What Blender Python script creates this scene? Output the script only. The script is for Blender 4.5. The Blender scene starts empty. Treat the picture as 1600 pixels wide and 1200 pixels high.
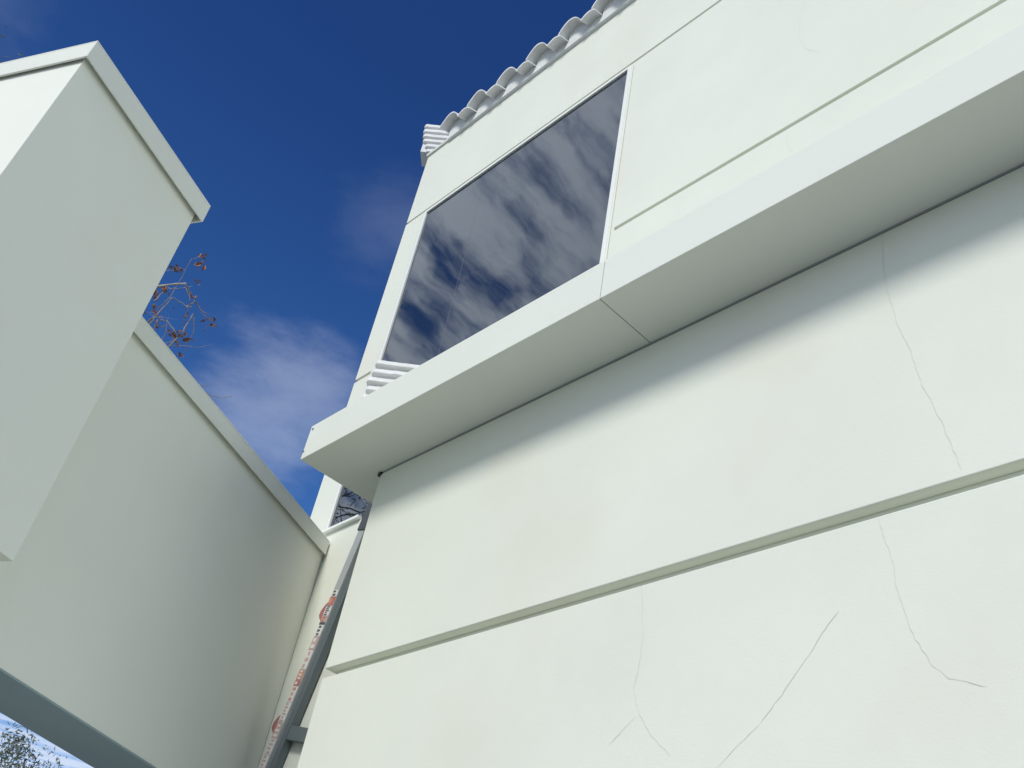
import bpy, bmesh, math, random
from mathutils import Vector, Matrix
from mathutils import noise as mnoise

random.seed(7)
SC = bpy.context.scene
S = 2.1            # metres per layout unit (distance from the camera to the bay wall)
EYE = 1.6

def P(x, y, z):
    return Vector((x*S, y*S, z*S + EYE))

# ------------------------------------------------------------------ camera
cam_d = bpy.data.cameras.new('camera')
cam = bpy.data.objects.new('camera', cam_d)
SC.collection.objects.link(cam)
yaw, pitch, roll = -0.906393, 0.66200377, 0.1987504
FPX = 1559.327
fwd = Vector((math.sin(yaw)*math.cos(pitch), math.cos(yaw)*math.cos(pitch), math.sin(pitch)))
rt = Vector((math.cos(yaw), -math.sin(yaw), 0))
up = rt.cross(fwd)
R_ = math.cos(roll)*rt + math.sin(roll)*up
U_ = -math.sin(roll)*rt + math.cos(roll)*up
m = Matrix((R_, U_, -fwd)).transposed().to_4x4()
m.translation = Vector((0, 0, EYE))
cam.matrix_world = m
cam_d.sensor_width = 36
cam_d.lens = FPX/1600*36
cam_d.clip_end = 3000
SC.camera = cam

# ------------------------------------------------------------------ sun and sky
SK, TN = 0.49, 0.90
L = Vector((SK, -1.0, TN)).normalized()
sun_d = bpy.data.lights.new('sun', 'SUN')
sun_d.energy = 2.6
sun_d.angle = math.radians(15.0)
sun_d.color = (1.0, 0.965, 0.90)
sun = bpy.data.objects.new('sun', sun_d)
SC.collection.objects.link(sun)
sun.rotation_euler = L.to_track_quat('Z', 'Y').to_euler()
SUN_EL = math.asin(L.z)
SUN_ROT = math.atan2(L.x, L.y)

world = bpy.data.worlds.new('World')
SC.world = world
world.use_nodes = True
wt = world.node_tree
wt.nodes.clear()
def wn(t, **k):
    n = wt.nodes.new(t)
    for a, b in k.items():
        setattr(n, a, b)
    return n
def wl(a, b):
    wt.links.new(a, b)
def wmath(op, a, b=None, clamp=False):
    n = wn('ShaderNodeMath', operation=op, use_clamp=clamp)
    for i, v in enumerate((a, b)):
        if v is None: continue
        if isinstance(v, (int, float)): n.inputs[i].default_value = v
        else: wl(v, n.inputs[i])
    return n.outputs[0]
sky = wn('ShaderNodeTexSky', sky_type='NISHITA')
sky.sun_disc = False
sky.sun_elevation = SUN_EL
sky.sun_rotation = SUN_ROT
sky.air_density = 1.15
sky.dust_density = 0.3
sky.ozone_density = 2.5
hs = wn('ShaderNodeHueSaturation')
hs.inputs['Hue'].default_value = 0.503
hs.inputs['Saturation'].default_value = 1.22
hs.inputs['Value'].default_value = 0.88
wl(sky.outputs[0], hs.inputs['Color'])
tc = wn('ShaderNodeTexCoord')
D = tc.outputs['Generated']
sep = wn('ShaderNodeSeparateXYZ'); wl(D, sep.inputs[0])
# cloud deck: project directions on a high plane
zc = wmath('MAXIMUM', sep.outputs[2], 0.06)
px = wmath('DIVIDE', sep.outputs[0], zc)
py = wmath('DIVIDE', sep.outputs[1], zc)
cmb = wn('ShaderNodeCombineXYZ'); wl(px, cmb.inputs[0]); wl(py, cmb.inputs[1])
mp = wn('ShaderNodeMapping')
mp.inputs['Scale'].default_value = (2.5, 0.8, 1.0)
mpr = wn('ShaderNodeMapping')
mpr.inputs['Rotation'].default_value = (0, 0, math.radians(12))
wl(cmb.outputs[0], mpr.inputs[0]); wl(mpr.outputs[0], mp.inputs[0])
nz = wn('ShaderNodeTexNoise'); nz.inputs['Scale'].default_value = 5.6
nz.inputs['Detail'].default_value = 9; nz.inputs['Roughness'].default_value = 0.57
nz.inputs['Distortion'].default_value = 0.15
wl(mp.outputs[0], nz.inputs['Vector'])
# the altocumulus sheet lies in the half of the sky the facade faces
mr = wn('ShaderNodeMapRange', interpolation_type='SMOOTHSTEP')
wl(nz.outputs['Fac'], mr.inputs[0])
mr.inputs[1].default_value = 0.30; mr.inputs[2].default_value = 0.60
side = wn('ShaderNodeMapRange', interpolation_type='SMOOTHSTEP')
wl(sep.outputs[1], side.inputs[0])
side.inputs[1].default_value = -0.08; side.inputs[2].default_value = -0.34
deck = wmath('MULTIPLY', mr.outputs[0], side.outputs[0])
# low bright cloud near the horizon
low = wn('ShaderNodeMapRange', interpolation_type='SMOOTHSTEP')
wl(sep.outputs[2], low.inputs[0])
low.inputs[1].default_value = 0.34; low.inputs[2].default_value = 0.16
mr2 = wn('ShaderNodeMapRange', interpolation_type='SMOOTHSTEP')
wl(nz.outputs['Fac'], mr2.inputs[0])
mr2.inputs[1].default_value = 0.26; mr2.inputs[2].default_value = 0.60
lowc = wmath('MULTIPLY', low.outputs[0], mr2.outputs[0])
# soft single clouds
nz2 = wn('ShaderNodeTexNoise'); nz2.inputs['Scale'].default_value = 5.0
nz2.inputs['Detail'].default_value = 7; nz2.inputs['Roughness'].default_value = 0.6
mp2 = wn('ShaderNodeMapping')
mp2.inputs['Rotation'].default_value = (0.2, 0.1, 0.6)
mp2.inputs['Scale'].default_value = (1.0, 1.2, 3.4)
wl(D, mp2.inputs[0]); wl(mp2.outputs[0], nz2.inputs['Vector'])
def puff(d, r0, r1, amp):
    d = Vector(d).normalized()
    ds = wn('ShaderNodeVectorMath', operation='DISTANCE')
    wl(D, ds.inputs[0]); ds.inputs[1].default_value = d
    w_ = wmath('SUBTRACT', nz2.outputs['Fac'], 0.5)
    w_ = wmath('MULTIPLY', w_, r1*2.4)
    dd = wmath('ADD', ds.outputs['Value'], w_)
    r = wn('ShaderNodeMapRange', interpolation_type='SMOOTHSTEP')
    wl(dd, r.inputs[0]); r.inputs[1].default_value = r1; r.inputs[2].default_value = r0
    r.inputs[3].default_value = 0; r.inputs[4].default_value = amp
    return r.outputs[0]
acc = wmath('MAXIMUM', deck, lowc)
PUFFS = [((-0.774, 0.325, 0.543), -0.02, 0.105, 0.26),
         ((-0.735, 0.345, 0.53), 0.0, 0.075, 0.20),
         ((-0.635, 0.325, 0.70), -0.02, 0.07, 0.07),
         ((-0.72, -0.10, 0.70), 0.0, 0.10, 0.06)]
for p_ in PUFFS:
    acc = wmath('MAXIMUM', acc, puff(*p_))
mx = wn('ShaderNodeMix', data_type='RGBA')
gr = wn('ShaderNodeMix', data_type='RGBA', blend_type='MULTIPLY')
gr.inputs[0].default_value = 1
ramp = wn('ShaderNodeValToRGB')
wl(sep.outputs[2], ramp.inputs[0])
ramp.color_ramp.elements[0].position = .30
ramp.color_ramp.elements[0].color = (.88, 1.20, 1.56, 1)
ramp.color_ramp.elements[1].position = .80
ramp.color_ramp.elements[1].color = (.42, .60, .98, 1)
wl(hs.outputs[0], gr.inputs[6]); wl(ramp.outputs[0], gr.inputs[7])
wl(acc, mx.inputs[0]); wl(gr.outputs[2], mx.inputs[6])
mx.inputs[7].default_value = (7.8, 8.5, 9.8, 1)
bg = wn('ShaderNodeBackground'); bg.inputs[1].default_value = 0.10
wl(mx.outputs[2], bg.inputs[0])
wo = wn('ShaderNodeOutputWorld'); wl(bg.outputs[0], wo.inputs[0])

SC.cycles.caustics_reflective = False
SC.cycles.caustics_refractive = False
vs = SC.view_settings
vs.view_transform = 'Standard'
vs.look = 'None'
vs.exposure = 0.0
vs.gamma = 1.0
vs.use_curve_mapping = False

# ------------------------------------------------------------------ materials
def mat(name, col, rough=0.8, bump=0.0, bscale=300, var=0.0, vscale=3.0, metal=0.0, spec=0.5, stain=0.0, fine=0.0):
    m_ = bpy.data.materials.new(name); m_.use_nodes = True
    nt = m_.node_tree; b = nt.nodes['Principled BSDF']
    b.inputs['Roughness'].default_value = rough
    b.inputs['Metallic'].default_value = metal
    b.inputs['Specular IOR Level'].default_value = spec
    b.inputs['Base Color'].default_value = (*col, 1)
    t = nt.nodes.new('ShaderNodeTexCoord')
    last = None
    if var > 0:
        n = nt.nodes.new('ShaderNodeTexNoise'); n.inputs['Scale'].default_value = vscale
        n.inputs['Detail'].default_value = 7; n.inputs['Roughness'].default_value = 0.6
        nt.links.new(t.outputs['Object'], n.inputs['Vector'])
        r = nt.nodes.new('ShaderNodeMapRange')
        r.inputs[1].default_value = 0.3; r.inputs[2].default_value = 0.7
        r.inputs[3].default_value = 1-var; r.inputs[4].default_value = 1+var*0.35
        nt.links.new(n.outputs['Fac'], r.inputs[0])
        x = nt.nodes.new('ShaderNodeMix'); x.data_type = 'RGBA'; x.blend_type = 'MULTIPLY'
        x.inputs[0].default_value = 1; x.inputs[6].default_value = (*col, 1)
        nt.links.new(r.outputs[0], x.inputs[7])
        last = x.outputs[2]
        if stain > 0:   # faint warm water stains and patched paint
            n2 = nt.nodes.new('ShaderNodeTexNoise'); n2.inputs['Scale'].default_value = 1.3
            n2.inputs['Detail'].default_value = 4
            mpp = nt.nodes.new('ShaderNodeMapping'); mpp.inputs['Scale'].default_value = (1.3, 1.3, 1.1)
            mpp.inputs['Location'].default_value = (3.1, 1.2, 7.7)
            nt.links.new(t.outputs['Object'], mpp.inputs[0]); nt.links.new(mpp.outputs[0], n2.inputs['Vector'])
            r2 = nt.nodes.new('ShaderNodeMapRange'); r2.interpolation_type = 'SMOOTHSTEP'
            r2.inputs[1].default_value = .5; r2.inputs[2].default_value = .72
            r2.inputs[4].default_value = stain
            nt.links.new(n2.outputs['Fac'], r2.inputs[0])
            x2 = nt.nodes.new('ShaderNodeMix'); x2.data_type = 'RGBA'; x2.blend_type = 'MULTIPLY'
            nt.links.new(r2.outputs[0], x2.inputs[0]); nt.links.new(last, x2.inputs[6])
            x2.inputs[7].default_value = (.98, .93, .89, 1)
            last = x2.outputs[2]
            # rare small specks
            vo = nt.nodes.new('ShaderNodeTexVoronoi'); vo.inputs['Scale'].default_value = 1.7
            nt.links.new(t.outputs['Object'], vo.inputs['Vector'])
            r3 = nt.nodes.new('ShaderNodeMapRange')
            r3.inputs[1].default_value = .008; r3.inputs[2].default_value = .012
            r3.inputs[3].default_value = .55; r3.inputs[4].default_value = 1
            nt.links.new(vo.outputs['Distance'], r3.inputs[0])
            x3 = nt.nodes.new('ShaderNodeMix'); x3.data_type = 'RGBA'; x3.blend_type = 'MULTIPLY'
            x3.inputs[0].default_value = 1
            nt.links.new(last, x3.inputs[6]); nt.links.new(r3.outputs[0], x3.inputs[7])
            last = x3.outputs[2]
        nt.links.new(last, b.inputs['Base Color'])
    if bump > 0:
        n = nt.nodes.new('ShaderNodeTexNoise'); n.inputs['Scale'].default_value = bscale
        n.inputs['Detail'].default_value = 4
        nt.links.new(t.outputs['Object'], n.inputs['Vector'])
        n3 = nt.nodes.new('ShaderNodeTexNoise'); n3.inputs['Scale'].default_value = 5
        n3.inputs['Detail'].default_value = 3
        nt.links.new(t.outputs['Object'], n3.inputs['Vector'])
        bb = nt.nodes.new('ShaderNodeBump'); bb.inputs['Strength'].default_value = bump
        bb.inputs['Distance'].default_value = 0.0015
        nt.links.new(n.outputs['Fac'], bb.inputs['Height'])
        b2 = nt.nodes.new('ShaderNodeBump'); b2.inputs['Strength'].default_value = min(1, bump*1.2)
        b2.inputs['Distance'].default_value = 0.006
        nt.links.new(n3.outputs['Fac'], b2.inputs['Height'])
        nt.links.new(bb.outputs[0], b2.inputs['Normal'])
        nt.links.new(b2.outputs[0], b.inputs['Normal'])
    return m_

PAINT = (0.765, 0.79, 0.70)
M_STUCCO = mat('painted_stucco', PAINT, 0.95, 0.22, 140, 0.04, 1.5, stain=0.40, spec=0.0)
M_STUCCO2 = mat('portico_stucco', (0.84, 0.86, 0.775), 0.95, 0.22, 140, 0.035, 1.2, stain=0.25, spec=0.0)
M_METAL = mat('painted_fascia', (0.765, 0.79, 0.715), 0.6, 0.15, 60, 0.02, 2, spec=0.2)
M_FRAME = mat('window_frame_paint', (0.82, 0.84, 0.80), 0.5)
M_TILE = mat('painted_roof_tile', (0.78, 0.785, 0.77), 0.8, 0.6, 90, 0.10, 9)
M_MORTAR = mat('mortar', (0.74, 0.76, 0.74), 0.9, 0.8, 60, 0.1, 12)
M_DARK = mat('dark_gap', (0.03, 0.035, 0.04), 0.8)
M_CRACK = mat('crack_line', (0.64, 0.64, 0.56), 0.9)
M_CRACKF = mat('faint_crack_line', (0.64, 0.65, 0.57), 0.9)
M_RAIL = mat('ladder_rail_grey', (0.40, 0.43, 0.43), 0.55, 0.1, 80, 0.08, 6)
M_RUNG_SHADOW = mat('rung_and_shadow_grey', (0.13, 0.16, 0.17), 0.6)  # rungs, and the strips that paint the rail's shadow
M_CAP = mat('ladder_cap_dark', (0.07, 0.08, 0.085), 0.6)
M_RED = mat('lock_red', (0.40, 0.15, 0.15), 0.5)
M_LW = mat('label_white', (0.74, 0.72, 0.68), 0.6, var=.08, vscale=20)
M_LR = mat('label_red', (0.52, 0.17, 0.15), 0.6)
M_LO = mat('label_orange', (0.60, 0.30, 0.22), 0.6)
M_LK = mat('label_ink', (0.08, 0.09, 0.11), 0.6)
M_LP = mat('label_faded', (0.56, 0.40, 0.36), 0.6)
M_SCREW = mat('screw_steel', (0.25, 0.25, 0.27), 0.4, metal=.6)
M_BARK = mat('pale_twig_bark', (0.42, 0.38, 0.36), 0.9, 0.4, 60, 0.25, 14)
M_BARK2 = mat('dark_bark', (0.10, 0.085, 0.075), 0.9, 0.4, 40, 0.25, 10)
M_DEAD = mat('dry_brown_leaf', (0.33, 0.17, 0.11), 0.8, var=0.45, vscale=5)
M_LEAF = mat('grey_green_leaf', (0.20, 0.235, 0.18), 0.7, var=0.4, vscale=4)
M_GROUND = mat('pale_concrete', (0.25, 0.255, 0.25), 0.9, 0.5, 30, 0.12, .7)

def glass_mat():
    m_ = bpy.data.materials.new('tinted_glass'); m_.use_nodes = True
    nt = m_.node_tree; b = nt.nodes['Principled BSDF']
    b.inputs['Base Color'].default_value = (.010, .014, .018, 1)
    b.inputs['Roughness'].default_value = 0.012
    b.inputs['IOR'].default_value = 2.5
    b.inputs['Specular Tint'].default_value = (.88, .95, 1.0, 1)
    t = nt.nodes.new('ShaderNodeTexCoord')
    n = nt.nodes.new('ShaderNodeTexNoise'); n.inputs['Scale'].default_value = 1.1
    nt.links.new(t.outputs['Object'], n.inputs['Vector'])
    bb = nt.nodes.new('ShaderNodeBump'); bb.inputs['Strength'].default_value = .35
    bb.inputs['Distance'].default_value = .01
    nt.links.new(n.outputs['Fac'], bb.inputs['Height'])
    nt.links.new(bb.outputs[0], b.inputs['Normal'])
    return m_
M_GLASS = glass_mat()

# ------------------------------------------------------------------ mesh helpers
def link(name, bm, m_, parent=None, loc=None, smooth=False, bevel=0.0):
    """one mesh object from a bmesh in world coordinates (origin at loc or the parent's origin)"""
    bmesh.ops.recalc_face_normals(bm, faces=bm.faces)
    me = bpy.data.meshes.new(name)
    o = bpy.data.objects.new(name, me)
    SC.collection.objects.link(o)
    base = Vector((0, 0, 0))
    if parent is not None:
        p_ = parent
        while p_ is not None:
            base += p_.location
            p_ = p_.parent
    org = base if loc is None else Vector(loc)
    bmesh.ops.translate(bm, verts=bm.verts, vec=-org)
    bm.to_mesh(me); bm.free()
    if smooth:
        for f in me.polygons: f.use_smooth = True
    me.materials.append(m_)
    if parent is not None:
        o.parent = parent
        o.location = org - base
    else:
        o.location = org
    if bevel > 0:
        md = o.modifiers.new('bevel', 'BEVEL'); md.width = bevel; md.segments = 2
        md.limit_method = 'ANGLE'
    return o

def thing(name, loc, label, cat, group=None):
    o = bpy.data.objects.new(name, None)
    SC.collection.objects.link(o)
    o.location = loc
    o.empty_display_size = .2
    o['label'] = label; o['category'] = cat
    if group: o['group'] = group
    return o

def hexa(bm, pts):
    """8 points: bottom 4 (ccw) then top 4"""
    v = [bm.verts.new(p) for p in pts]
    for f in ((0,3,2,1),(4,5,6,7),(0,1,5,4),(1,2,6,5),(2,3,7,6),(3,0,4,7)):
        bm.faces.new([v[i] for i in f])
    return v

def box(bm, x0, x1, y0, y1, z0, z1):
    return hexa(bm, [P(x0,y0,z0),P(x1,y0,z0),P(x1,y1,z0),P(x0,y1,z0),
                     P(x0,y0,z1),P(x1,y0,z1),P(x1,y1,z1),P(x0,y1,z1)])

WA = 0.47506748
Wd = Vector((-math.sin(WA), math.cos(WA), 0)); Nd = Vector((math.cos(WA), math.sin(WA), 0))
def PW(w, n, z):
    v = Wd*w + Nd*n
    return P(v.x, v.y, z)
def boxw(bm, w0, w1, n0, n1, z0, z1):
    return hexa(bm, [PW(w0,n0,z0),PW(w1,n0,z0),PW(w1,n1,z0),PW(w0,n1,z0),
                     PW(w0,n0,z1),PW(w1,n0,z1),PW(w1,n1,z1),PW(w0,n1,z1)])
def boxw_end(bm, w0, yend, n0, n1, z0, z1):
    """beam along W whose far end is cut off on the plane y = yend"""
    def we(n): return (yend - Nd.y*n)/Wd.y
    return hexa(bm, [PW(w0,n0,z0),PW(we(n0),n0,z0),PW(we(n1),n1,z0),PW(w0,n1,z0),
                     PW(w0,n0,z1),PW(we(n0),n0,z1),PW(we(n1),n1,z1),PW(w0,n1,z1)])

def ray(x, y):
    v = R_*(x-800) - U_*(y-600) + fwd*FPX
    return v
def on_y(x, y, Y):
    v = ray(x, y)
    return v*(Y/v.y)          # layout units

def ribbon(bm, pts, w, Y, off=0.0006):
    """thin crack line on the plane Y = const, as a strip that stands a hair proud"""
    n = len(pts)
    vs_ = []
    for i, p in enumerate(pts):
        a = pts[max(0, i-1)]; b = pts[min(n-1, i+1)]
        t = (b-a); t.y = 0; t.normalize()
        s = Vector((-t.z, 0, t.x))
        ww = w*(0.35 if i in (0, n-1) else random.uniform(.6, 1.25))
        vs_.append((bm.verts.new(P(*(p+s*ww - Vector((0, off, 0))))), bm.verts.new(P(*(p-s*ww - Vector((0, off, 0)))))))
    for i in range(n-1):
        bm.faces.new((vs_[i][0], vs_[i][1], vs_[i+1][1], vs_[i+1][0]))

def crack(name, px_pts, Y, w, m_, parent):
    pts = []
    base = [on_y(x, y, Y) for x, y in px_pts]
    for i in range(len(base)-1):
        a, b = base[i], base[i+1]
        d = (b-a).length
        k = max(2, int(d/0.006))
        for j in range(k):
            q = a.lerp(b, j/k)
            am = 0.0011
            q = q + Vector((random.uniform(-am, am), 0, random.uniform(-am, am)*.5))
            pts.append(q)
    pts.append(base[-1])
    bm = bmesh.new(); ribbon(bm, pts, w, Y)
    return link(name, bm, m_, parent)

GZ = -EYE/S       # ground level in layout units
D0 = 1.2          # main facade
XL = -2.335       # its left corner
XR = 2.2

# ------------------------------------------------------------------ ground
bm = bmesh.new()
bmesh.ops.create_grid(bm, x_segments=8, y_segments=8, size=1500)
g = link('ground', bm, M_GROUND)
g['kind'] = 'structure'

# ------------------------------------------------------------------ house
house = thing('house', P(-0.2, D0, GZ), 'white stucco house with a tiled eave, tall tinted window and a projecting white ledge', 'house')
WX0, WX1 = -2.222, -1.266       # upper window opening
WZ0, WZ1 = 1.60, 2.628
VX0, VX1 = -2.222, -1.72        # lower window opening
VZ0, VZ1 = 1.290, 1.585
ZT = 3.028                      # top of the wall
G1a, G1b = 2.634, 2.646         # upper groove
G2a, G2b = 1.886, 1.899         # lower groove
DP = 0.016                      # groove depth
YB = 1.36                       # back of the wall
bm = bmesh.new()
# band over the upper groove
box(bm, XL, XR, D0, YB, G1b, ZT)
# grooves: recessed strips
box(bm, XL+DP, XR, D0+DP, YB, G1a, G1b)
# between upper groove and window head
box(bm, XL, WX0, D0, YB, G2b, G1a)
box(bm, WX0, WX1, D0, YB, WZ1, G1a)
box(bm, WX1, XR, D0, YB, G2b, G1a)
# lower groove level
box(bm, XL+DP, WX0-.03, D0+DP, YB, G2a, G2b)
box(bm, WX0-.03, WX0, D0, YB, G2a, G2b)
box(bm, WX1, WX1+.018, D0, YB, G2a, G2b)
box(bm, WX1+.018, XR, D0+DP, YB, G2a, G2b)
# below the lower groove
box(bm, XL, WX0, D0, YB, WZ0, G2a)
box(bm, WX1, XR, D0, YB, WZ0, G2a)
box(bm, XL, XR, D0, YB, VZ1, WZ0)
box(bm, XL, VX0, D0, YB, VZ0, VZ1)
box(bm, VX1, XR, D0, YB, VZ0, VZ1)
box(bm, XL, XR, D0, YB, GZ, VZ0)
bmesh.ops.remove_doubles(bm, verts=bm.verts, dist=1e-5)
# side wall and closed back of the body
box(bm, XL, XL+.12, YB, 4.0, GZ, ZT)
box(bm, XR-.12, XR, YB, 4.0, GZ, ZT)
box(bm, XL+.12, XR-.12, 3.88, 4.0, GZ, ZT)
wall = link('wall', bm, M_STUCCO, house)
# dark room behind the panes so that the openings are never hollow
bm = bmesh.new()
box(bm, WX0-.01, WX1+.01, YB+.002, YB+.02, VZ0-.02, WZ1+.02)
link('backing_panel', bm, M_DARK, house)

# bay (lower block) with its groove
BX = -1.685
BZ = 1.190
gb0, gb1 = 0.701, 0.721
bm = bmesh.new()
box(bm, BX, XR, 1.0, D0-.002, GZ, gb0)
box(bm, BX+.017, XR, 1.0+.020, D0-.002, gb0, gb1)
box(bm, BX, XR, 1.0, D0-.002, gb1, BZ-.004)
box(bm, BX+.014, XR, 1.008, D0-.002, BZ-.004, BZ)
bay = link('bay_wall', bm, M_STUCCO, house, bevel=0.003)

# dark joint at the corner just below the ledge
bm = bmesh.new()
box(bm, BX-.006, BX+.006, .9965, 1.012, BZ-.009, BZ-.0005)
link('corner_joint', bm, M_DARK, house)
bm = bmesh.new()
box(bm, BX+.011, XR, .9985, 1.006, BZ-.0026, BZ-.0005)
link('joint_line', bm, mat('joint_grey', (.36,.40,.40), .8), house)

# ledge in panels
LX0, LY, LZ0, LZ1 = -1.812, .861, BZ, 1.285
JX = -.9075
bm = bmesh.new()
box(bm, LX0, JX-.0008, LY, D0-.001, LZ0, LZ1)
box(bm, JX+.0008, 0.55, LY, D0-.001, LZ0, LZ1)
box(bm, 0.5516, XR, LY, D0-.001, LZ0, LZ1)
bmesh.ops.delete(bm, geom=[], context='FACES')
ledge = link('ledge', bm, M_METAL, house, bevel=0.0025)
bm = bmesh.new()
box(bm, JX-.003, JX+.003, LY+.0012, D0-.01, LZ0+.0012, LZ1-.0012)
link('panel_joint', bm, mat('seam_grey', (.20, .22, .21), .8), ledge)
for (sx, sy) in ((488.5, 671), (473.5, 706)):
    c = on_y(sx, sy, LY)
    bm = bmesh.new()
    mt = Matrix.Translation(P(c.x+.002, LY-.0008, c.z)) @ Matrix.Rotation(math.pi/2, 4, 'X')
    bmesh.ops.create_cone(bm, cap_ends=True, segments=12, radius1=.0065, radius2=.0045, depth=.005, matrix=mt)
    link('screw', bm, M_SCREW, ledge)

# windows
def window(x0, x1, z0, z1, f, seam=None, frame_bottom=True, y=D0):
    root = bpy.data.objects.new('window', None); SC.collection.objects.link(root)
    root.parent = house; root.location = P((x0+x1)/2, y, z0) - house.location
    bm = bmesh.new()
    yo, yi = y-.004, y+.03
    box(bm, x0, x0+f, yo, yi, z0, z1)
    box(bm, x1-f, x1, yo, yi, z0, z1)
    box(bm, x0+f, x1-f, yo, yi, z1-f*.9, z1)
    if frame_bottom:
        box(bm, x0+f, x1-f, yo, yi, z0, z0+f)
    link('window_frame', bm, M_FRAME, root, bevel=.0015)
    bm = bmesh.new()
    if seam is None:
        box(bm, x0+f, x1-f, y+.002, y+.008, z0+(f if frame_bottom else 0), z1-f*.9)
        link('glass_pane', bm, M_GLASS, root)
    else:
        box(bm, x0+f, seam-.0005, y+.002, y+.008, z0+f, z1-f*.9)
        link('glass_pane', bm, M_GLASS, root)
        bm = bmesh.new()
        box(bm, seam+.0005, x1-f, y+.002, y+.008, z0+f, z1-f*.9)
        link('glass_pane', bm, M_GLASS, root)
        bm = bmesh.new()
        box(bm, seam-.0005, seam+.0005, y+.0018, y+.007, z0+f, z1-f*.9)
        link('glass_seam', bm, mat('seam_silicone', (.16,.18,.21), .6), root)
    return root
sm = on_y(690, 549, D0+.01)
window(WX0, WX1, WZ0, WZ1, .013, seam=sm.x)
window(VX0, VX1, VZ0, VZ1, .013, frame_bottom=False)
bm = bmesh.new()
box(bm, VX0-.004, -2.057, D0-.012, D0+.012, VZ0+.001, VZ0+.010)
link('window_sill', bm, M_FRAME, house, bevel=.002)
# hairline beside the window trim
M_TRIM = mat('trim_line', (.50,.48,.42), .9)
for a, z0_, z1_ in ((-2.2275, 1.29, 1.886), (-2.2275, 1.9, 2.62), (-1.2585, 1.6, 2.62)):
    bm = bmesh.new()
    box(bm, a-.0010, a+.0010, D0-.0008, D0-.0001, z0_, z1_)
    link('trim_joint', bm, M_TRIM, house)

# ------------------------------------------------------------------ roof
roof = bpy.data.objects.new('roof', None); SC.collection.objects.link(roof)
roof.parent = house; roof.location = P(-.2, D0, ZT) - house.location
PITCH, SL = .1555, .36
FOOT0 = on_y(689, 204, D0-.05).x
def prof(t):
    """height of the S tile over its pan at t in 0..1"""
    if t < .60:
        v_ = (t+.10)/.70
        return .022*(1-v_) + .058*max(0, math.sin(math.pi*v_))**.8
    u = (t-.60)/.40
    return .017*math.sin(math.pi*u)**1.0 + .004*u
RY0 = D0-.050
TH = .0085
def eave_tile(x0, ycut0, ycut1, zbase):
    bm = bmesh.new()
    n = 30
    rows = []
    for (y, dz) in ((ycut0, 0), (ycut1, (ycut1-ycut0)*SL)):
        lo, hi = [], []
        for i in range(n+1):
            t = -.10 + 1.10*i/n
            x = x0 + t*PITCH
            h = prof(t)
            wob = .0012*mnoise.noise(Vector((x*30, y*10, 3)))
            lo.append(bm.verts.new(P(x, y+wob*1.5, zbase+dz+h+wob)))
            hi.append(bm.verts.new(P(x-.003, y+wob*1.5, zbase+dz+h+TH+wob)))
        rows.append((lo, hi))
    (l0, h0), (l1, h1) = rows
    for i in range(n):
        bm.faces.new((l0[i], l0[i+1], h0[i+1], h0[i]))
        bm.faces.new((l0[i], l1[i], l1[i+1], l0[i+1]))
        bm.faces.new((h0[i], h0[i+1], h1[i+1], h1[i]))
        bm.faces.new((l1[i], h1[i], h1[i+1], l1[i+1]))
    bm.faces.new((l0[0], h0[0], h1[0], l1[0]))
    bm.faces.new((l0[n], l1[n], h1[n], h0[n]))
    return bm
ZR = 3.043
NT = 30
x = FOOT0
for k in range(NT):
    jit = random.uniform(-.002, .002)
    o = link('roof_tile', eave_tile(x, RY0+jit, RY0+.30, ZR+jit*.5), M_TILE, roof, smooth=False)
    for f in o.data.polygons: f.use_smooth = True
    md = o.modifiers.new('es', 'EDGE_SPLIT'); md.split_angle = math.radians(40)
    x += PITCH
# further courses up the slope in one sheet
bm = bmesh.new()
for c_ in range(5):
    y0 = RY0+.26+c_*.26; z0 = ZR + (y0-RY0)*SL + .012
    for k in range(NT):
        xx = FOOT0 + k*PITCH
        n = 12; A = []
        for (y, dz) in ((y0, 0), (y0+.30, .30*SL)):
            A.append([bm.verts.new(P(xx+PITCH*i/n, y, z0+dz+prof(i/n)+TH)) for i in range(n+1)])
        for i in range(n):
            bm.faces.new((A[0][i], A[0][i+1], A[1][i+1], A[1][i]))
o = link('tile_courses', bm, M_TILE, roof)
# mortar closing the arches
bm = bmesh.new()
YM = D0-.012
for k in range(NT):
    xx = FOOT0 + k*PITCH
    n = 20
    zb = ZT-.004
    lo, hi, lo2, hi2 = [], [], [], []
    for i in range(n+1):
        t = i/n
        zt = ZR + (YM-RY0)*SL + prof(t) + .001
        lo.append(bm.verts.new(P(xx+t*PITCH, YM, zb))); hi.append(bm.verts.new(P(xx+t*PITCH, YM, zt)))
        lo2.append(bm.verts.new(P(xx+t*PITCH, YM+.06, zb))); hi2.append(bm.verts.new(P(xx+t*PITCH, YM+.06, zt+.05*SL)))
    for i in range(n):
        bm.faces.new((lo[i], lo[i+1], hi[i+1], hi[i]))
        bm.faces.new((lo[i], lo2[i], lo2[i+1], lo[i+1]))
        bm.faces.new((hi[i], hi[i+1], hi2[i+1], hi2[i]))
link('mortar_infill', bm, M_MORTAR, roof)
bm = bmesh.new()
box(bm, XL-.003, XR, D0-.0075, D0+.01, ZT+.0005, ZT+.012)
link('eave_trim', bm, M_METAL, roof)

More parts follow.
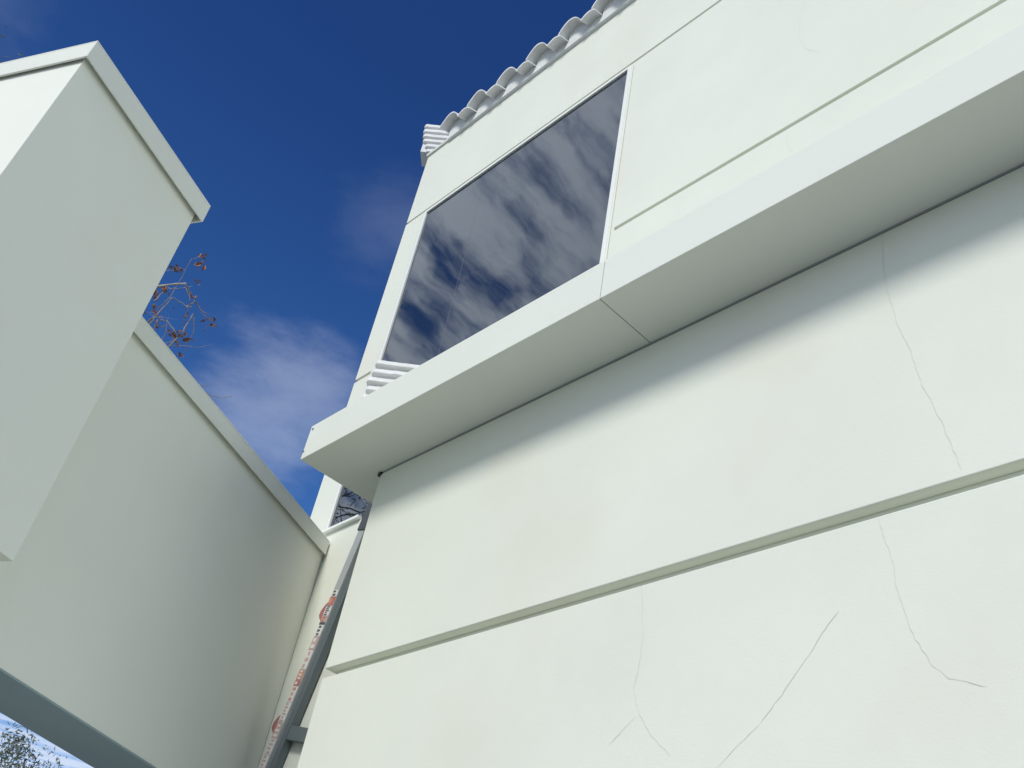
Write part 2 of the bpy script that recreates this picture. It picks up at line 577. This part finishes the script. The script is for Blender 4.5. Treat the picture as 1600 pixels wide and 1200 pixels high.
# stacked tile ends set at 45 degrees
Ud = Vector((1, 1, 0)).normalized(); Vd = Vector((1, -1, 0)).normalized()
def stack(name, parent, p0, ln, n, pitch, th, depth, shift, hol=.010, m_=M_TILE, taper=0):
    for i in range(n):
        bm = bmesh.new()
        a = Vector(p0) + Vector((0, 0, -i*pitch)) + Ud*(shift*i + random.uniform(-.006, .004))
        lnn = ln + random.uniform(-.004, .004)
        # outline in plan with a rounded left end
        out = []
        for k in range(7):
            an = math.pi/2 + math.pi*k/6
            out.append(Ud*(th*.6*math.cos(an)) + Vd*(-depth/2 + (depth/2)*(-math.sin(an))))
        pl = [Vector((0, 0, 0)) + o_ for o_ in out]
        pl = [Ud*0 + Vd*0] + [Ud*(-.007) + Vd*(-.008)] + [Ud*(-.007) - Vd*(depth-.008)] + [-Vd*depth]
        pl += [Ud*lnn - Vd*depth, Ud*lnn]
        segs = 14
        # front edge wobbly
        front = [Ud*(lnn*(1-j/segs)) + Vd*(.0016*mnoise.noise(Vector((j*.9, i*3.3, 1)))) for j in range(segs+1)]
        pl = pl[1:4] + [pl[4]] + front
        zs = (-th/2, th/2)
        low_, hi_ = [], []
        for q in pl:
            sag = -.10*lnn*0
            wz = .0012*mnoise.noise(Vector((q.x*60, i*2.1, 5)))
            low_.append(bm.verts.new(P(*(a+q+Vector((0, 0, -th/2+wz))))))
            hi_.append(bm.verts.new(P(*(a+q+Vector((0, 0, th/2+wz))))))
        N_ = len(pl)
        bm.faces.new(low_[::-1]); bm.faces.new(hi_)
        for j in range(N_):
            bm.faces.new((low_[j], low_[(j+1) % N_], hi_[(j+1) % N_], hi_[j]))
        link(name, bm, m_, parent, bevel=.004)
    # rougher mortar core between the tiles
    bm = bmesh.new()
    a = Vector(p0)
    zt = a.z - .002; zb = a.z - (n-1)*pitch
    c = [a + Ud*.012 - Vd*hol, a + Ud*(ln-.004) - Vd*hol, a + Ud*(ln-.004) - Vd*(depth-.004), a + Ud*.012 - Vd*(depth-.004)]
    hexa(bm, [P(q.x, q.y, zb) for q in c] + [P(q.x, q.y, zt) for q in c])
    link('mortar_core', bm, M_MORTAR, parent)

p = on_y(590, 565, .97)
pent = bpy.data.objects.new('ledge_roof', None); SC.collection.objects.link(pent)
pent.parent = house; pent.location = P(-1.75, 1.0, LZ1) - house.location
stack('tile_end', pent, (p.x, .97, p.z), .20, 10, .0282, .0125, .09, -.0015, hol=.014)
p = on_y(664.5, 195.5, D0-.03)
stack('tile_end', roof, (p.x, D0-.03, p.z), .115, 6, .0305, .0165, .09, .0075, hol=.012)

# ------------------------------------------------------------------ cracks on the house
crack('crack', [(1378,365),(1383,440),(1400,500),(1422,545),(1440,600),(1462,640),(1480,680),(1503,735)], 1.0, .00028, M_CRACK, bay)
crack('crack', [(1372,811),(1396,881),(1399,911),(1410,942),(1418,972),(1431,999),(1456,1038),(1482,1060),(1508,1064),(1543,1073)], 1.0, .00028, M_CRACK, bay)
crack('crack', [(1313,953),(1289,983),(1267,1021),(1237,1062),(1221,1086),(1206,1106),(1189,1130)], 1.0, .00034, M_CRACK, bay)
crack('crack', [(1003,907),(1005,999),(998,1042),(990,1080),(1000,1117),(1016,1147),(1049,1182)], 1.0, .00028, M_CRACKF, bay)
crack('crack', [(994,1119),(952,1163)], 1.0, .00028, M_CRACKF, bay)
crack('crack', [(1189,1130),(1150,1168),(1120,1200)], 1.0, .00028, M_CRACKF, bay)
crack('crack', [(1255,10),(1250,35),(1248,57),(1259,77),(1278,81)], D0, .0003, M_CRACKF, wall)
crack('crack', [(1230,206),(1231,226),(1241,243)], D0, .0003, M_CRACKF, wall)
crack('crack', [(965,88),(972,104)], D0, .0003, M_CRACKF, wall)

# ------------------------------------------------------------------ portico (left)
port = thing('portico', PW(.85, -1.48, GZ), 'white stucco portico with a long beam and a taller capped block at the left', 'portico')
bm = bmesh.new()
NB, NBt = -1.401, -1.572
boxw_end(bm, .76, D0-.0015, NBt, NB, .530, 1.249)
beam = link('beam', bm, M_STUCCO2, port, bevel=.002)
bm = bmesh.new()
boxw_end(bm, .76, D0-.0045, NB+.011, NB+.015, 1.213, 1.251)
boxw_end(bm, .76, D0-.0045, NBt-.015, NB+.015, 1.2512, 1.255)
boxw_end(bm, .76, D0-.0045, NBt-.015, NBt-.011, 1.213, 1.251)
link('beam_cap', bm, M_METAL, port, bevel=.003)
bm = bmesh.new()
NA = -1.301
AW0, AW1 = .703, 1.086
boxw(bm, AW0, AW1, -2.3, NA, .639, 1.505)
link('upper_block', bm, M_STUCCO2, port, bevel=.002)
bm = bmesh.new()
cv = .0145
NE = -2.32
boxw(bm, AW0-cv+.006, AW1+cv, NA+cv-.004, NA+cv, 1.4605, 1.507)
boxw(bm, AW0-cv+.006, AW0-cv+.010, NE, NA+cv-.004, 1.4605, 1.507)
boxw(bm, AW1+cv-.004, AW1+cv, NE, NA+cv-.004, 1.4605, 1.507)
boxw(bm, AW0-cv+.006, AW1+cv, NE, NA+cv, 1.5072, 1.511)
link('block_cap', bm, M_METAL, port, bevel=.002)
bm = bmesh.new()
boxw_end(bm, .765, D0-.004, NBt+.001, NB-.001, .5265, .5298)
link('soffit_shade', bm, mat('soffit_shade_grey', (.30, .40, .42), .8, var=.05), beam)  # added thin sheet, its darker colour paints the shade under the beam
bm = bmesh.new()
boxw(bm, .78, 1.02, NBt+.012, NB-.012, GZ, .532)
link('pillar', bm, M_STUCCO2, port, bevel=.01)

# ------------------------------------------------------------------ ladder
YL = 1.166
LB = on_y(406, 1195, YL); LT = on_y(560, 829, YL)
ldir = (LT-LB); ldir.y = 0; ldir.normalize()
lperp = Vector((ldir.z, 0, -ldir.x))      # to the right along the rungs
kfoot = (GZ - LB.z)/ldir.z
FOOT = LB + ldir*kfoot
lad = thing('ladder', P(FOOT.x, YL, GZ), 'grey ladder plastered with red and white warning stickers leaning in the corner beside the bay', 'ladder')
RW, RD, LW_ = .0285, .019, .205
def lbox(bm, s0, s1, a0, a1, y0, y1):
    def q(s, a, y):
        v = LB + ldir*s + lperp*a
        return P(v.x, y, v.z)
    hexa(bm, [q(s0,a0,y0), q(s0,a1,y0), q(s0,a1,y1), q(s0,a0,y1), q(s1,a0,y0), q(s1,a1,y0), q(s1,a1,y1), q(s1,a0,y1)])
def s_of(x, y):
    v = on_y(x, y, YL) - LB
    return v.dot(ldir)
STOP = s_of(562, 822)
SCAP0, SCAP1 = s_of(560, 829), s_of(570, 784)+.004
for a in (0, LW_):
    bm = bmesh.new()
    lbox(bm, kfoot+.01, STOP, a, a+RW, YL, YL+RD)
    link('rail', bm, M_RAIL, lad, bevel=.003)
    bm = bmesh.new()
    lbox(bm, kfoot, kfoot+.03, a-.004, a+RW+.004, YL-.004, YL+RD+.004)
    link('foot', bm, M_CAP, lad, bevel=.004)
    bm = bmesh.new()
    lbox(bm, SCAP0, SCAP1, a-.003, a+RW+.004, YL-.003, YL+RD+.003)
    link('end_cap', bm, M_CAP, lad, bevel=.003)
for a in (RW+.0005, LW_-.0225):  # dark strips added beside the rails in place of the ladder's shadow
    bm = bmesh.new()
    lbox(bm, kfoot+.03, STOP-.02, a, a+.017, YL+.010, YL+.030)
    link('shadow_strip', bm, M_RUNG_SHADOW, lad, bevel=.002)
s_r = (on_y(467, 1148, YL+.02) - LB).dot(ldir)
ks = []
k = s_r
while k > kfoot+.08: k -= .180
k += .180
while k < STOP-.03:
    if not (s_r+.05 < k < s_r+.30): ks.append(k)
    k += .180
for k in ks:
    bm = bmesh.new()
    lbox(bm, k-.0165, k+.0165, RW-.001, LW_+.001, YL+.012, YL+.027)
    link('rung', bm, M_RUNG_SHADOW, lad, bevel=.003)
# stickers on the front of the near rail: (y0, y1, material) measured down the rail
def s_y(y):
    x = 560 + (y-829)*(406-560)/(1195-829)
    return s_of(x, y)
def sticker(name, y0, y1, m_, a0=.0015, a1=RW-.0015, lift=.0008):
    bm = bmesh.new()
    lbox(bm, s_y(y1), s_y(y0), a0, a1, YL-lift, YL+.001)
    return link(name, bm, m_, lad)
def marks(parent, y0, y1, n, m_, a0=.005, a1=RW-.005, lift=.0014):
    bm = bmesh.new()
    for i in range(n):
        yy = y0 + (y1-y0)*(i+.5)/n
        h = (y1-y0)/n*.28
        aa = random.uniform(a0, a0+.004); ab = random.uniform(a1-.008, a1)
        lbox(bm, s_y(yy+h), s_y(yy-h), aa, ab, YL-lift, YL-.0003)
    link('print', bm, m_, parent)
for (y0, y1, m_, mk, mm) in [
    (922, 932, M_LW, 2, M_LK), (933, 946, M_LR, 1, M_LO), (947, 962, M_LW, 5, M_LK), (963, 972, M_LP, 2, M_LR),
    (972.5, 976, M_LK, 0, None), (976.5, 994, M_LW, 3, M_LK), (995, 1015, M_LP, 2, M_LW), (1016, 1045, M_LW, 3, M_LP),
    (1046, 1062, M_LO, 3, M_LW), (1063, 1071, M_LR, 1, M_LW), (1072, 1096, M_LW, 3, M_LO), (1097, 1128, M_LW, 6, M_LP),
    (1129, 1152, M_LP, 3, M_LW), (1153, 1178, M_LW, 4, M_LP), (1179, 1215, M_LW, 6, M_LP)]:
    st = sticker('warning_sticker', y0, y1, m_)
    if mk: marks(st, y0, y1, mk, mm)
# red locks on the outer side of the rail
for (yc, h) in ((955, 17), (1131, 17)):
    sc_ = s_y(yc); hh = abs(s_y(yc-h)-sc_)
    bm = bmesh.new()
    pl = [(0, hh), (-.013, hh*.66), (-.023, hh*.10), (-.023, -hh*.35), (-.016, -hh*.60), (0, -hh)]
    va, vb = [], []
    for (a, s_) in pl:
        v = LB + ldir*(sc_+s_) + lperp*a
        va.append(bm.verts.new(P(v.x, YL+.002, v.z))); vb.append(bm.verts.new(P(v.x, YL+.016, v.z)))
    bm.faces.new(va); bm.faces.new(vb[::-1])
    for i in range(len(pl)):
        j = (i+1) % len(pl)
        bm.faces.new((va[i], va[j], vb[j], vb[i]))
    link('rung_lock', bm, M_RED, lad, bevel=.002)

# ------------------------------------------------------------------ trees
def tube(bm, pts, rads, seg=6):
    prev = None
    n = len(pts)
    for i, p_ in enumerate(pts):
        a = pts[max(0, i-1)]; b = pts[min(n-1, i+1)]
        t = (b-a)
        if t.length < 1e-6: t = Vector((0, 0, 1))
        t.normalize()
        s = t.cross(Vector((.3, .2, 1))).normalized(); u = t.cross(s)
        ring = [bm.verts.new(p_ + (s*math.cos(2*math.pi*k/seg) + u*math.sin(2*math.pi*k/seg))*rads[i]) for k in range(seg)]
        if prev:
            for k in range(seg):
                bm.faces.new((prev[k], prev[(k+1) % seg], ring[(k+1) % seg], ring[k]))
        prev = ring

def grow(bm, start, direction, length, r, depth, tips, spread=.7, seg=5, droop=0.0, nodes=None):
    pts = [start.copy()]; rads = [r]
    d = direction.normalized()
    n = 6
    for i in range(n):
        d = (d + Vector((random.gauss(0, .16), random.gauss(0, .16), random.gauss(0, .13)-droop))).normalized()
        pts.append(pts[-1] + d*length/n)
        rads.append(r*(1-.42*(i+1)/n) if depth > 0 else r*(1-.8*(i+1)/n))
    tube(bm, pts, rads, seg if depth > 1 else 4)
    if nodes is not None and depth <= 1: nodes.extend(pts[2:])
    if depth == 0:
        tips.append((pts[-1], d)); return
    for k in range(random.choice((2, 3, 3))):
        i = random.randint(3, n)
        nd = (d + Vector((random.gauss(0, spread), random.gauss(0, spread), random.gauss(0, spread*.7)+.1))).normalized()
        grow(bm, pts[i], nd, length*random.uniform(.55, .8), rads[i]*.62, depth-1, tips, spread, seg, droop, nodes)

def leaves(bm, centers, count, size, rad, flat=.5):
    for c in centers:
        for k in range(count):
            p_ = c + Vector((random.gauss(0, rad), random.gauss(0, rad), random.gauss(0, rad)))
            a = Vector((random.gauss(0, 1), random.gauss(0, 1), random.gauss(0, 1))).normalized()
            b = a.cross(Vector((random.gauss(0, 1), random.gauss(0, 1), random.gauss(0, 1)))).normalized()
            s = size*random.uniform(.6, 1.3)
            n_ = a.cross(b)*s*.25
            v = [bm.verts.new(p_ - a*s), bm.verts.new(p_ + b*s*flat + n_), bm.verts.new(p_ + a*s), bm.verts.new(p_ - b*s*flat + n_)]
            bm.faces.new((v[0], v[1], v[2])); bm.faces.new((v[0], v[2], v[3]))

def at(x, y, dist):
    """point at the given distance in metres along the view line of a place in the photograph"""
    v = ray(x, y).normalized()
    return v*dist + Vector((0, 0, EYE))

def hand_twig(bm, px_pts, dist, r):
    pts = []
    base = [at(x, y, dist + random.uniform(-.15, .15)) for x, y in px_pts]
    for i in range(len(base)-1):
        for j in range(4):
            q = base[i].lerp(base[i+1], j/4)
            pts.append(q + Vector((random.gauss(0, .004), random.gauss(0, .004), random.gauss(0, .004))))
    pts.append(base[-1])
    n = len(pts)
    tube(bm, pts, [r*(1-.65*i/n) for i in range(n)], 5)

# tree with pale twigs and curled brown leaves behind the beam
DT = 9.0
c0 = at(150, 640, DT+.4)
root = Vector((c0.x-.5, c0.y-.3, 0))
t1 = thing('dry_leaf_tree', root, 'bare tree with pale twigs and curled brown leaves behind the portico beam', 'tree')
bm = bmesh.new()
random.seed(21)
tube(bm, [root, root+Vector((.05, .05, 2)), root.lerp(c0, .62), c0], [.16, .12, .085, .05], 8)
hand_twig(bm, [(150,640),(185,540),(240,447),(290,443),(297,470),(288,500),(292,550)], DT, .008)
hand_twig(bm, [(240,447),(289,443),(300,462),(312,480)], DT, .010)
hand_twig(bm, [(292,480),(305,470),(315,490),(330,500)], DT, .006)
hand_twig(bm, [(150,640),(200,540),(235,500),(270,465),(288,476),(300,480)], DT, .009)
hand_twig(bm, [(200,560),(240,500),(252,512),(262,508)], DT, .007)
hand_twig(bm, [(200,600),(246,500),(260,500),(275,520),(280,545)], DT, .008)
hand_twig(bm, [(250,560),(285,520),(303,490),(302,520),(292,535)], DT, .0075)
hand_twig(bm, [(210,620),(250,560),(266,585),(282,555)], DT, .007)
hand_twig(bm, [(180,600),(250,480),(270,460),(300,405),(317,400)], DT, .005)
hand_twig(bm, [(240,470),(255,425),(275,422)], DT, .005)
hand_twig(bm, [(250,540),(285,540),(310,543),(330,538)], DT, .004)
hand_twig(bm, [(310,480),(326,495),(327,505)], DT, .004)
hand_twig(bm, [(240,600),(300,600),(330,619),(350,621),(362,619)], DT, .006)
hand_twig(bm, [(260,560),(290,580),(315,604),(330,602)], DT, .005)
hand_twig(bm, [(215,520),(250,540),(275,530),(290,515)], DT, .005)
hand_twig(bm, [(240,470),(262,452),(282,450),(300,447)], DT, .005)
tips, nd = [], []
for (x_, y_) in ((222, 520), (236, 500), (250, 540), (262, 560)):
    for k in range(3):
        if k > 0: continue
        grow(bm, at(x_, y_, DT+random.uniform(-.2, .3)), Vector((random.gauss(0,1), random.gauss(0,1), random.gauss(.2,1))), .20, .0045, 1, tips, .8, 4, 0, nd)
for k in range(5):
    grow(bm, root.lerp(c0, .75), Vector((random.gauss(-.6,.5), random.gauss(-.4,.5), random.gauss(.4,.3))), 1.6, .035, 2, tips, .6, 5)
link('trunk', bm, M_BARK, t1, smooth=True)
# leaf clusters
def curled(bm, c, s, n):
    for k in range(n):
        p_ = c + Vector((random.gauss(0, s*.45), random.gauss(0, s*.45), random.gauss(0, s*.45)))
        a = Vector((random.gauss(0, 1), random.gauss(0, 1), random.gauss(0, 1))).normalized()
        b = a.cross(Vector((random.gauss(0, 1), random.gauss(0, 1), random.gauss(0, 1)))).normalized()
        nn = a.cross(b)
        s2 = s*random.uniform(.4, .8)
        rows_ = []
        for i in range(5):
            t = i/4
            wv = s2*.42*math.sin(math.pi*min(1, t*.9+.08))
            cc = p_ + a*(t-.5)*s2*1.4 + nn*s2*.5*math.sin(t*2.4)
            rows_.append([bm.verts.new(cc - b*wv + nn*wv*.7), bm.verts.new(cc), bm.verts.new(cc + b*wv + nn*wv*.7)])
        for i in range(4):
            for j in range(2):
                bm.faces.new((rows_[i][j], rows_[i][j+1], rows_[i+1][j+1], rows_[i+1][j]))
bm = bmesh.new()
for (x_, y_, s_, n_) in [(317,401,.055,6),(276,421,.06,6),(306,419,.055,5),(307,441,.04,4),(303,461,.045,4),(257,456,.06,6),(242,458,.05,5),
                         (241,482,.035,3),(249,494,.06,6),(237,466,.05,4),(226,488,.04,3),(289,492,.035,3),(319,503,.055,3),(330,506,.05,3),(325,512,.045,2),
                         (268,523,.055,5),(278,521,.055,5),(284,532,.06,6),(284,555,.035,4),(282,560,.03,2),(321,477,.018,2),(246,510,.035,3),(272,483,.018,2)]:
    curled(bm, at(x_, y_, DT+random.uniform(-.1, .1)), s_, n_)
link('crown', bm, M_DEAD, t1)

def leafy_tree(name, label, base, h, rcrown, seed, leafsize, count, m_leaf, droop=0.02, cz=None, dep=4, lk=1.0):
    random.seed(seed)
    t = thing(name, base, label, 'tree')
    bm = bmesh.new(); tips, nd = [], []
    hb = h - rcrown*1.4
    top = base + Vector((random.uniform(-.3, .3), random.uniform(-.3, .3), hb))
    tube(bm, [base, base.lerp(top, .5) + Vector((.1, -.08, 0)), top], [h*.022, h*.016, h*.013], 9)
    for k in range(6):
        an = k*math.pi/3 + random.uniform(-.4, .4)
        d = Vector((math.cos(an)*.8, math.sin(an)*.8, random.uniform(.4, 1.2)))
        grow(bm, top + Vector((0, 0, random.uniform(-.4, 0)*rcrown)), d, rcrown*.62*lk, h*.008, dep-1, tips, .55, 5, droop, nd)
    link('trunk', bm, M_BARK2, t, smooth=True)
    if count:
        bm = bmesh.new()
        cs = nd if len(nd) < 900 else random.sample(nd, 900)
        leaves(bm, cs, count, leafsize, rcrown*.09, .3)
        link('crown', bm, m_leaf, t)
    return t
# grey-green tree seen under the beam at the lower left
q = at(-88, 1150, 15)
leafy_tree('olive_tree', 'grey green leafy tree seen below the portico beam at the lower left', Vector((q.x, q.y, 0)), q.z+.85, 1.1, 5, .035, 12, M_LEAF, dep=4)
# its neighbour whose top peeks over the left edge
q = at(-40, 108, 9)
leafy_tree('tall_green_tree', 'tall green tree just showing above the portico cap at the upper left edge', Vector((q.x, q.y, 0)), q.z+.35, .75, 9, .022, 14, M_LEAF, dep=4)
# tree across the yard that the lower window mirrors
gp = on_y(545, 800, D0)
gd = gp.normalized(); gd.y = -gd.y
q = P(gp.x, gp.y, gp.z) + gd*12.5
leafy_tree('bare_tree', 'bare branching tree mirrored in the lower window', Vector((q.x, q.y, 0)), q.z+2.3, 3.0, 12, .05, 2, M_LEAF, dep=5)
